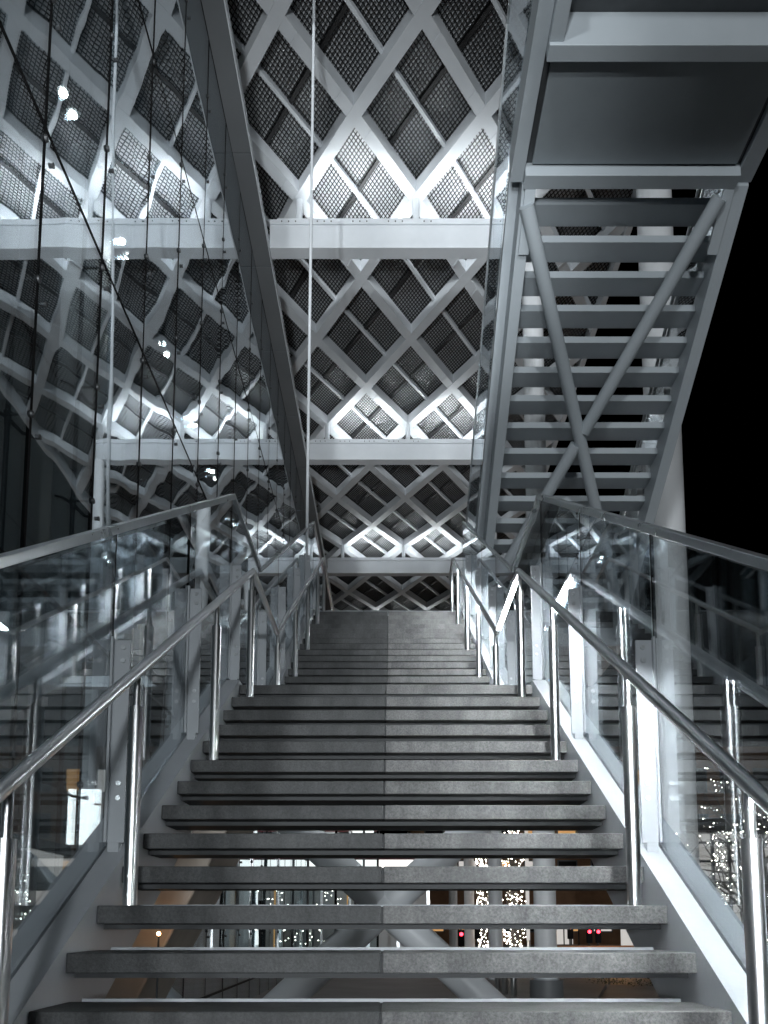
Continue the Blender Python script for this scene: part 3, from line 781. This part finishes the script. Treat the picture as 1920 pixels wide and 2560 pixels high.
light_curtain('tree wrapped in dense white fairy lights, left of the middle white column under the stairs', 1207, 42, 34, .3, 5.6, 330, 3)
light_curtain('broad cascade of white fairy lights between two white columns under the stairs', 1284, 30, 58, .3, 5.2, 420, 4)
# bare lit trees beyond the right balustrade
fairy_tree('bare_tree', 'bare tree with sparse white fairy lights beyond the right glass, nearest the column', 5.4, 12.2, 4.4, 1.5, 16, 130, 1.0, 11, .07, bulb=.012)
fairy_tree('bare_tree', 'bare fairy-lit tree at the right edge in front of the lit glass building', 7.3, 15.5, 5.5, 2.1, 20, 190, 1.0, 12, .09, bulb=.014)
# far left, behind the glass wall
fairy_tree('potted_tree', 'small fairy-lit tree seen low through the left glass balustrade', -4.3, 9.6, 2.6, .8, 14, 170, .7, 13, .05, bulb=.016)

# slim light pole
lp = thing('light_pole', 'slim vertical light pole shining white beside the widest far column', 'lamp', ((1318-975)/2000*31 + OX, 31, 0))
x = lp.location.x
MB().tube([(x, 31, 0), (x, 31, .9)], .07, 10).build('pole_base', 'steel', lp, smooth=True)
MB().tube([(x, 31, .9), (x, 31, 5.4)], .07, 10).build('glow_tube', 'litdim', lp, smooth=True)
# bollards
for k, (px, y) in enumerate(((1241, 18.6), (1258, 17.9), (1280, 17.1))):
    x = (px - 975) / 2000 * y + OX
    b = thing('bollard', ['stainless bollard under the stairs, leftmost of three', 'stainless bollard under the stairs, middle of three', 'stainless bollard under the stairs, rightmost of three'][k], 'bollard', (x, y, 0), 'stainless bollards')
    MB().tube([(x, y, 0), (x, y, .98)], .07, 20).build('bollard_tube', 'steel', b, smooth=True)
    MB().tube([(x, y, .981), (x, y, 1.0)], [.066, .05], 20).build('bollard_cap', 'cap', b, smooth=True)

# shop front to the left under the stairs
sf = thing('glazed_shop', 'bright glazed shop front with close mullions seen between the lower treads', 'shop', (-3.4, 25, 0))
sx0, sx1, sy = -6.9, -.35, 25.0
MB().box(sx0, sx1, sy + 6, sy + 6.2, 0, 5).build('back_wall', 'wallpanel', sf)
MB().box(sx0, sx1, sy - .2, sy + 6.2, 4.6, 4.8).build('ceiling_slab', 'white', sf)
MB().box(sx0, sx1, sy - .1, sy + .1, 0, .32).build('plinth', 'wallpanel', sf)
nx = 15
for k in range(nx + 1):
    x = sx0 + (sx1 - sx0) * k / nx
    MB().box(x - .035, x + .035, sy - .07, sy + .07, .322, 4.598).build('mullion', random.choice(['black', 'steel', 'steel', 'darksteel']), sf)
    if k < nx:
        MB().box(x + .037, x + (sx1-sx0)/nx - .037, sy - .008, sy + .008, .322, 4.598).build('shop_pane', 'shopglass', sf)
rnd = random.Random(21)
for k in range(36):
    x = rnd.uniform(sx0 + .2, sx1 - .2); y = sy + rnd.uniform(1.0, 5.6); w = rnd.uniform(.03, .11)
    MB().box(x - w, x + w, y, y + .03, .35 + rnd.random()*.6, rnd.uniform(2.2, 4.4)).build('display_strip', rnd.choice(['lit', 'litdim', 'warmwin', 'steel', 'black', 'steel', 'darksteel', 'black']), sf)
for k in range(5):
    x = sx0 + .7 + k * 1.25
    MB().box(x, x + .7, sy + 1 + k % 2, sy + 1.12 + k % 2, 4.5, 4.56).build('ceiling_lamp', 'lit', sf)
o = MB()
for k in range(70): o.octa((rnd.uniform(-3.3, -1.3), sy + rnd.uniform(.5, 1.5), rnd.uniform(.5, 3.2)), .018)
o = o.build('fairy_lights', 'bulb', sf); o['kind'] = 'stuff'
MB().tube([(-2.95, sy - .6, 0), (-2.95, sy - .6, 4.6)], .13, 16).build('dark_column', 'black', sf, smooth=True)
# canopy with red neon
cn = thing('shop_canopy', 'white shop canopy with a red neon line above it, glimpsed between treads', 'canopy', (-.6, 27, 0))
MB().box(-2.7, 1.45, 26.6, 28.2, 3.35, 3.65).build('canopy_box', 'lit', cn)
MB().box(-2.7, 1.45, 26.5, 26.58, 3.72, 3.79).build('neon_line', 'neon', cn)
MB().box(-2.72, 1.47, 26.58, 28.2, 3.652, 4.3).build('canopy_fascia', 'darksteel', cn)
for x in (-2.6, .3, 1.3): MB().box(x - .05, x + .05, 26.62, 26.72, 0, 3.348).build('canopy_post', 'steel', cn)
MB().box(-2.7, 1.45, 29, 29.2, 0, 3.4).build('canopy_wall', 'wallpanel', cn)

# brown building across the road
bb = thing('brown_building', 'dim brown building across the road behind the far columns', 'building', (14, 62, 0))
MB().box(1.6, 30, 60, 72, 0, 15).build('wall', 'brick', bb)
rnd = random.Random(5)
for a in range(11):
    for b in range(4):
        x = 2.6 + a * 2.5; z = .9 + b * 3.5
        w = MB().box(x, x + 1.5, 59.92, 59.98, z, z + 1.9).build('window', 'darksteel', bb)
        MB().box(x + .1, x + 1.4, 59.88, 59.915, z + .1, z + 1.8).build('pane', rnd.choice(['warmwin', 'black', 'black', 'litdim', 'warmwin']), w)
# traffic signals
def signal(px, py, y, mat, lab):
    x = (px - 975)/2000*y + OX; z = (2310 - py)/2000*y + EYE
    t = thing('traffic_signal', lab, 'traffic light', (x, y, 0), 'traffic signals across the road')
    MB().tube([(x, y + .15, 0), (x, y + .15, z + .5)], .05, 8).build('pole', 'darksteel', t, smooth=True)
    MB().box(x - .16, x + .16, y - .05, y + .1, z - .62, z + .22).build('housing', 'black', t, bevel=.03)
    MB().tube([(x, y - .052, z), (x, y - .07, z)], .095, 14).build('lens', mat, t)
signal(1060, 2336, 41, 'red', 'red traffic signal beside the crossed tube support, farthest left')
signal(1152, 2335, 41, 'red', 'red traffic signal between the two slim far columns')
signal(1191, 2317, 41, 'red', 'red traffic signal just left of the fairy-light tree')
signal(1423, 2319, 44, 'amber', 'orange pedestrian signal right of the widest white column')
signal(1470, 2329, 44, 'red', 'red traffic signal right of the orange pedestrian signal')
signal(1492, 2329, 45, 'red', 'red traffic signal, rightmost under the stairs')
# lit bus shelter like box behind the signals
bs = thing('lit_kiosk', 'small lit glass kiosk across the road beside the signals', 'kiosk', (10.6, 48.5, 0))
MB().box(9.9, 11.3, 48, 49.4, 0, .3).build('plinth', 'darksteel', bs)
MB().box(10.0, 11.2, 49.2, 49.3, .3, 2.2).build('lit_back', 'litdim', bs)
for x in (9.92, 10.4, 10.85, 11.28): MB().box(x - .03, x + .03, 48, 48.06, .3, 2.4).build('frame_post', 'black', bs)
MB().box(9.8, 11.4, 47.9, 49.5, 2.4, 2.55).build('roof', 'darksteel', bs)
# railing and planting on the right under the stairs
rl = thing('street_railing', 'low steel railing with orange light behind, right side under the stairs', 'railing', (6, 24, 0))
for k in range(7):
    x = 5.2 + k * .55; MB().tube([(x, 24 - k*.3, 0), (x, 24 - k*.3, .72 - k*.02)], .02, 8).build('railing_post', 'steel', rl, smooth=True)
for z in (.72, .5): MB().tube([(5.2, 24, z), (8.5, 22.2, z - .12)], .02, 8).build('railing_bar', 'steel', rl, smooth=True)
wl = MB().box(5.0, 12, 27, 27.3, 0, .8).build('low_brick_wall', 'brick'); tag(wl, 'low orange brick wall behind the street railing', 'wall')
wlamp = bpy.data.lights.new('warm_wall_lamp', 'POINT'); wlamp.energy = 60; wlamp.color = (1, .5, .18); wlamp.shadow_soft_size = .12
wlo = bpy.data.objects.new('warm_wall_lamp', wlamp); COL.objects.link(wlo); wlo.location = (7.2, 25.6, 1.1)
wlo['label'] = 'warm lamp lighting the low brick wall'; wlo['category'] = 'lamp'
# low shrubs
rnd = random.Random(31)
for k, (x, y, w) in enumerate(((5.6, 20.6, .7), (6.6, 20.0, .8), (7.7, 19.4, .8))):
    t = thing('low_shrub', ['dark low shrub in front of the railing, leftmost', 'dark low shrub in front of the railing, middle', 'dark low shrub in front of the railing, rightmost'][k], 'shrub', (x, y, 0), 'shrubs by the railing')
    m = MB()
    for q in range(420):
        p = Vector((rnd.gauss(0, w*.42), rnd.gauss(0, .3), abs(rnd.gauss(.16, .14)))); d = Vector((rnd.uniform(-1, 1), rnd.uniform(-1, 1), rnd.uniform(-.3, 1))).normalized()
        e = d.cross(Vector((0, 0, 1))).normalized() * .022
        m.add([(x + p.x - e.x, y + p.y - e.y, p.z - e.z), (x + p.x + e.x, y + p.y + e.y, p.z + e.z), (x + p.x + d.x*.07, y + p.y + d.y*.07, p.z + d.z*.07)], [(0, 1, 2)])
    o = m.build('foliage', 'leaf', t)
    MB().tube([(x, y, 0), (x, y, .3)], [.03, .015], 6).build('stem', 'bark', t)
# kerbed ramp edge
rm = MB().prism([(2.2, 14.3), (3.6, 14.3), (5.2, 19.4), (3.2, 19.8)], .0, .10, 'z').build('kerbed_island', 'ground'); tag(rm, 'pale raised paving island behind the bollards', 'paving', kind='structure')

# lit glass building at the far right
gb = thing('lit_glass_building', 'lit glass building with a dark window grid at the far right edge', 'building', (16, 34, 0))
MB().box(13.2, 30, 34.4, 46, 0, 5.4).build('wall', 'litdim', gb)
MB().box(13.0, 30.2, 33.6, 46.2, 5.402, 6.0).build('roof', 'darksteel', gb)
for k in range(24):
    x = 13.2 + k * .7; MB().box(x - .05, x + .05, 34.2, 34.36, 0, 5.4).build('mullion', 'darksteel', gb)
for z in (.6, 1.5, 2.4, 3.3, 4.2, 5.0): MB().box(13.2, 30, 34.24, 34.34, z - .05, z + .05).build('transom', 'darksteel', gb)
sl_ = thing('street_lamp', 'small round street lamp glowing white low at the right', 'lamp', ((1824-975)/2000*26 + OX, 26, 0))
x = sl_.location.x
MB().tube([(x, 26, 0), (x, 26, 1.2)], .04, 8).build('pole', 'darksteel', sl_, smooth=True)
MB().sphere((x, 26, 1.33), .13, 12, 8).build('globe', 'lamp', sl_, smooth=True)

# illuminated panel inside, behind the glass wall
lb = thing('light_box', 'bright white light box panel behind the left glass balustrade', 'light box', (-4.6, 12.0, 0))
MB().box(-4.85, -4.38, 12.0, 12.1, 2.72, 3.56).build('lit_face', 'boxlit', lb)
MB().box(-4.88, -4.35, 12.102, 12.2, 2.69, 3.59).build('back_case', 'darksteel', lb)
MB().tube([(-4.61, 12.15, 0), (-4.61, 12.15, 2.69)], .03, 8).build('stand', 'darksteel', lb, smooth=True)
# small warm lamp by the pier
wm = thing('pier_lamp', 'tiny warm lamp glowing beside the concrete pier', 'lamp', (-1.72, 6.1, 0))
MB().tube([(-1.72, 6.1, 0), (-1.72, 6.1, 1.43)], .008, 8).build('stem', 'darksteel', wm, smooth=True)
pl = bpy.data.lights.new('pier_lamp_light', 'POINT'); pl.energy = 2.2; pl.color = (1.0, .55, .25); pl.shadow_soft_size = .02
put('pier_lamp_light', pl, wm, (-1.72, 6.1, 1.45))
MB().sphere((-1.72, 6.1, 1.45), .016, 10, 8).build('bulb', 'warm', wm, smooth=True)

# downlights of the hall behind the glass wall
dl = [8.6, 11.36, 14.1, 16.8, 19.4, 21.9, 24.6, 27.3]
for k, y in enumerate(dl):
    t = thing('twin_downlight', f'twin round downlight glowing behind the glass wall, {["nearest", "second nearest", "third nearest", "fourth nearest", "fifth nearest", "sixth nearest", "second farthest", "farthest"][k]}', 'downlight', W(-5.1, y, 13), 'twin downlights behind the glass wall')
    for d in (-.17, .17):
        m = MB().tube([W(-5.1 + .04*d, y + d, 12.9), W(-5.1 + .04*d, y + d, 12.93)], .062, 14); m.build('lens', 'downlight', t)
        MB().tube([W(-5.1 + .04*d, y + d, 12.931), W(-5.1 + .04*d, y + d, 13.2)], .11, 14).build('can', 'darksteel', t, smooth=True)
    MB().tube([W(-5.1, y, 13.2), W(-5.1, y, 14.77)], .015, 6).build('drop_rod', 'darksteel', t)
for k, (ux, uy) in enumerate(CEILING_FILLS):
    t = thing('ceiling_fill', ['added ceiling fill light set in the ground, nearest the stairs', 'added ceiling fill light set in the ground, middle one', 'added ceiling fill light set in the ground, farthest back'][k], 'uplight', (ux, uy, 0), 'added ceiling fill lights')
    MB().tube([(ux, uy, .002), (ux, uy, .02)], .14, 20).build('trim_ring', 'steel', t, smooth=True)
    MB().tube([(ux, uy, .021), (ux, uy, .024)], .10, 20).build('lens', 'shopglass', t)
# poles of the added fill lamps
for k, (fx, fy, fz) in enumerate(FILLS):
    t = thing('fill_mast', ['added fill light mast behind the viewer on the left', 'added fill light mast behind the viewer on the right'][k], 'lamp', (fx, fy, 0))
    MB().tube([(fx, fy - .9, 0), (fx, fy - .9, 4.2)], [.14, .09], 12).build('mast', 'darksteel', t, smooth=True)
    MB().box(fx - .8, fx + .8, fy - 1.2, fy - .95, 2.6, 3.8).build('lamp_head', 'darksteel', t, bevel=.03)

t = thing('beam_fill_mast', 'added narrow fill lamp on a short mast behind the viewer', 'lamp', (-5.0, -41, 0))
MB().tube([(-5.0, -41.2, 0), (-5.0, -41.2, 3.9)], [.11, .08], 12).build('mast', 'darksteel', t, smooth=True)
MB().tube([(-5.0, -41.2, 3.55), (-5.0, -40.85, 3.58)], .32, 16).build('beam_fill_body', 'darksteel', t, smooth=True)

# unseen lamp added at ground level to brighten the outer column
t = thing('column_fill', 'added fill uplight at the foot of the big white column', 'uplight', (4.6, 12.2, 0))
MB().tube([(4.6, 12.2, .002), (4.6, 12.2, .02)], .12, 20).build('trim_ring', 'steel', t, smooth=True)
MB().tube([(4.6, 12.2, .021), (4.6, 12.2, .024)], .09, 20).build('lens', 'shopglass', t)
sp = bpy.data.lights.new('column_fill_lamp', 'SPOT'); sp.energy = 420; sp.color = (1.0, .97, .93); sp.spot_size = rad(24); sp.spot_blend = .7; sp.shadow_soft_size = .06
so = put('column_fill_lamp', sp, t, (4.6, 12.2, .05)); so.rotation_euler = (Vector((4.72, 12.95, 7.5)) - Vector((4.6, 12.2, .05))).to_track_quat('-Z', 'Y').to_euler()
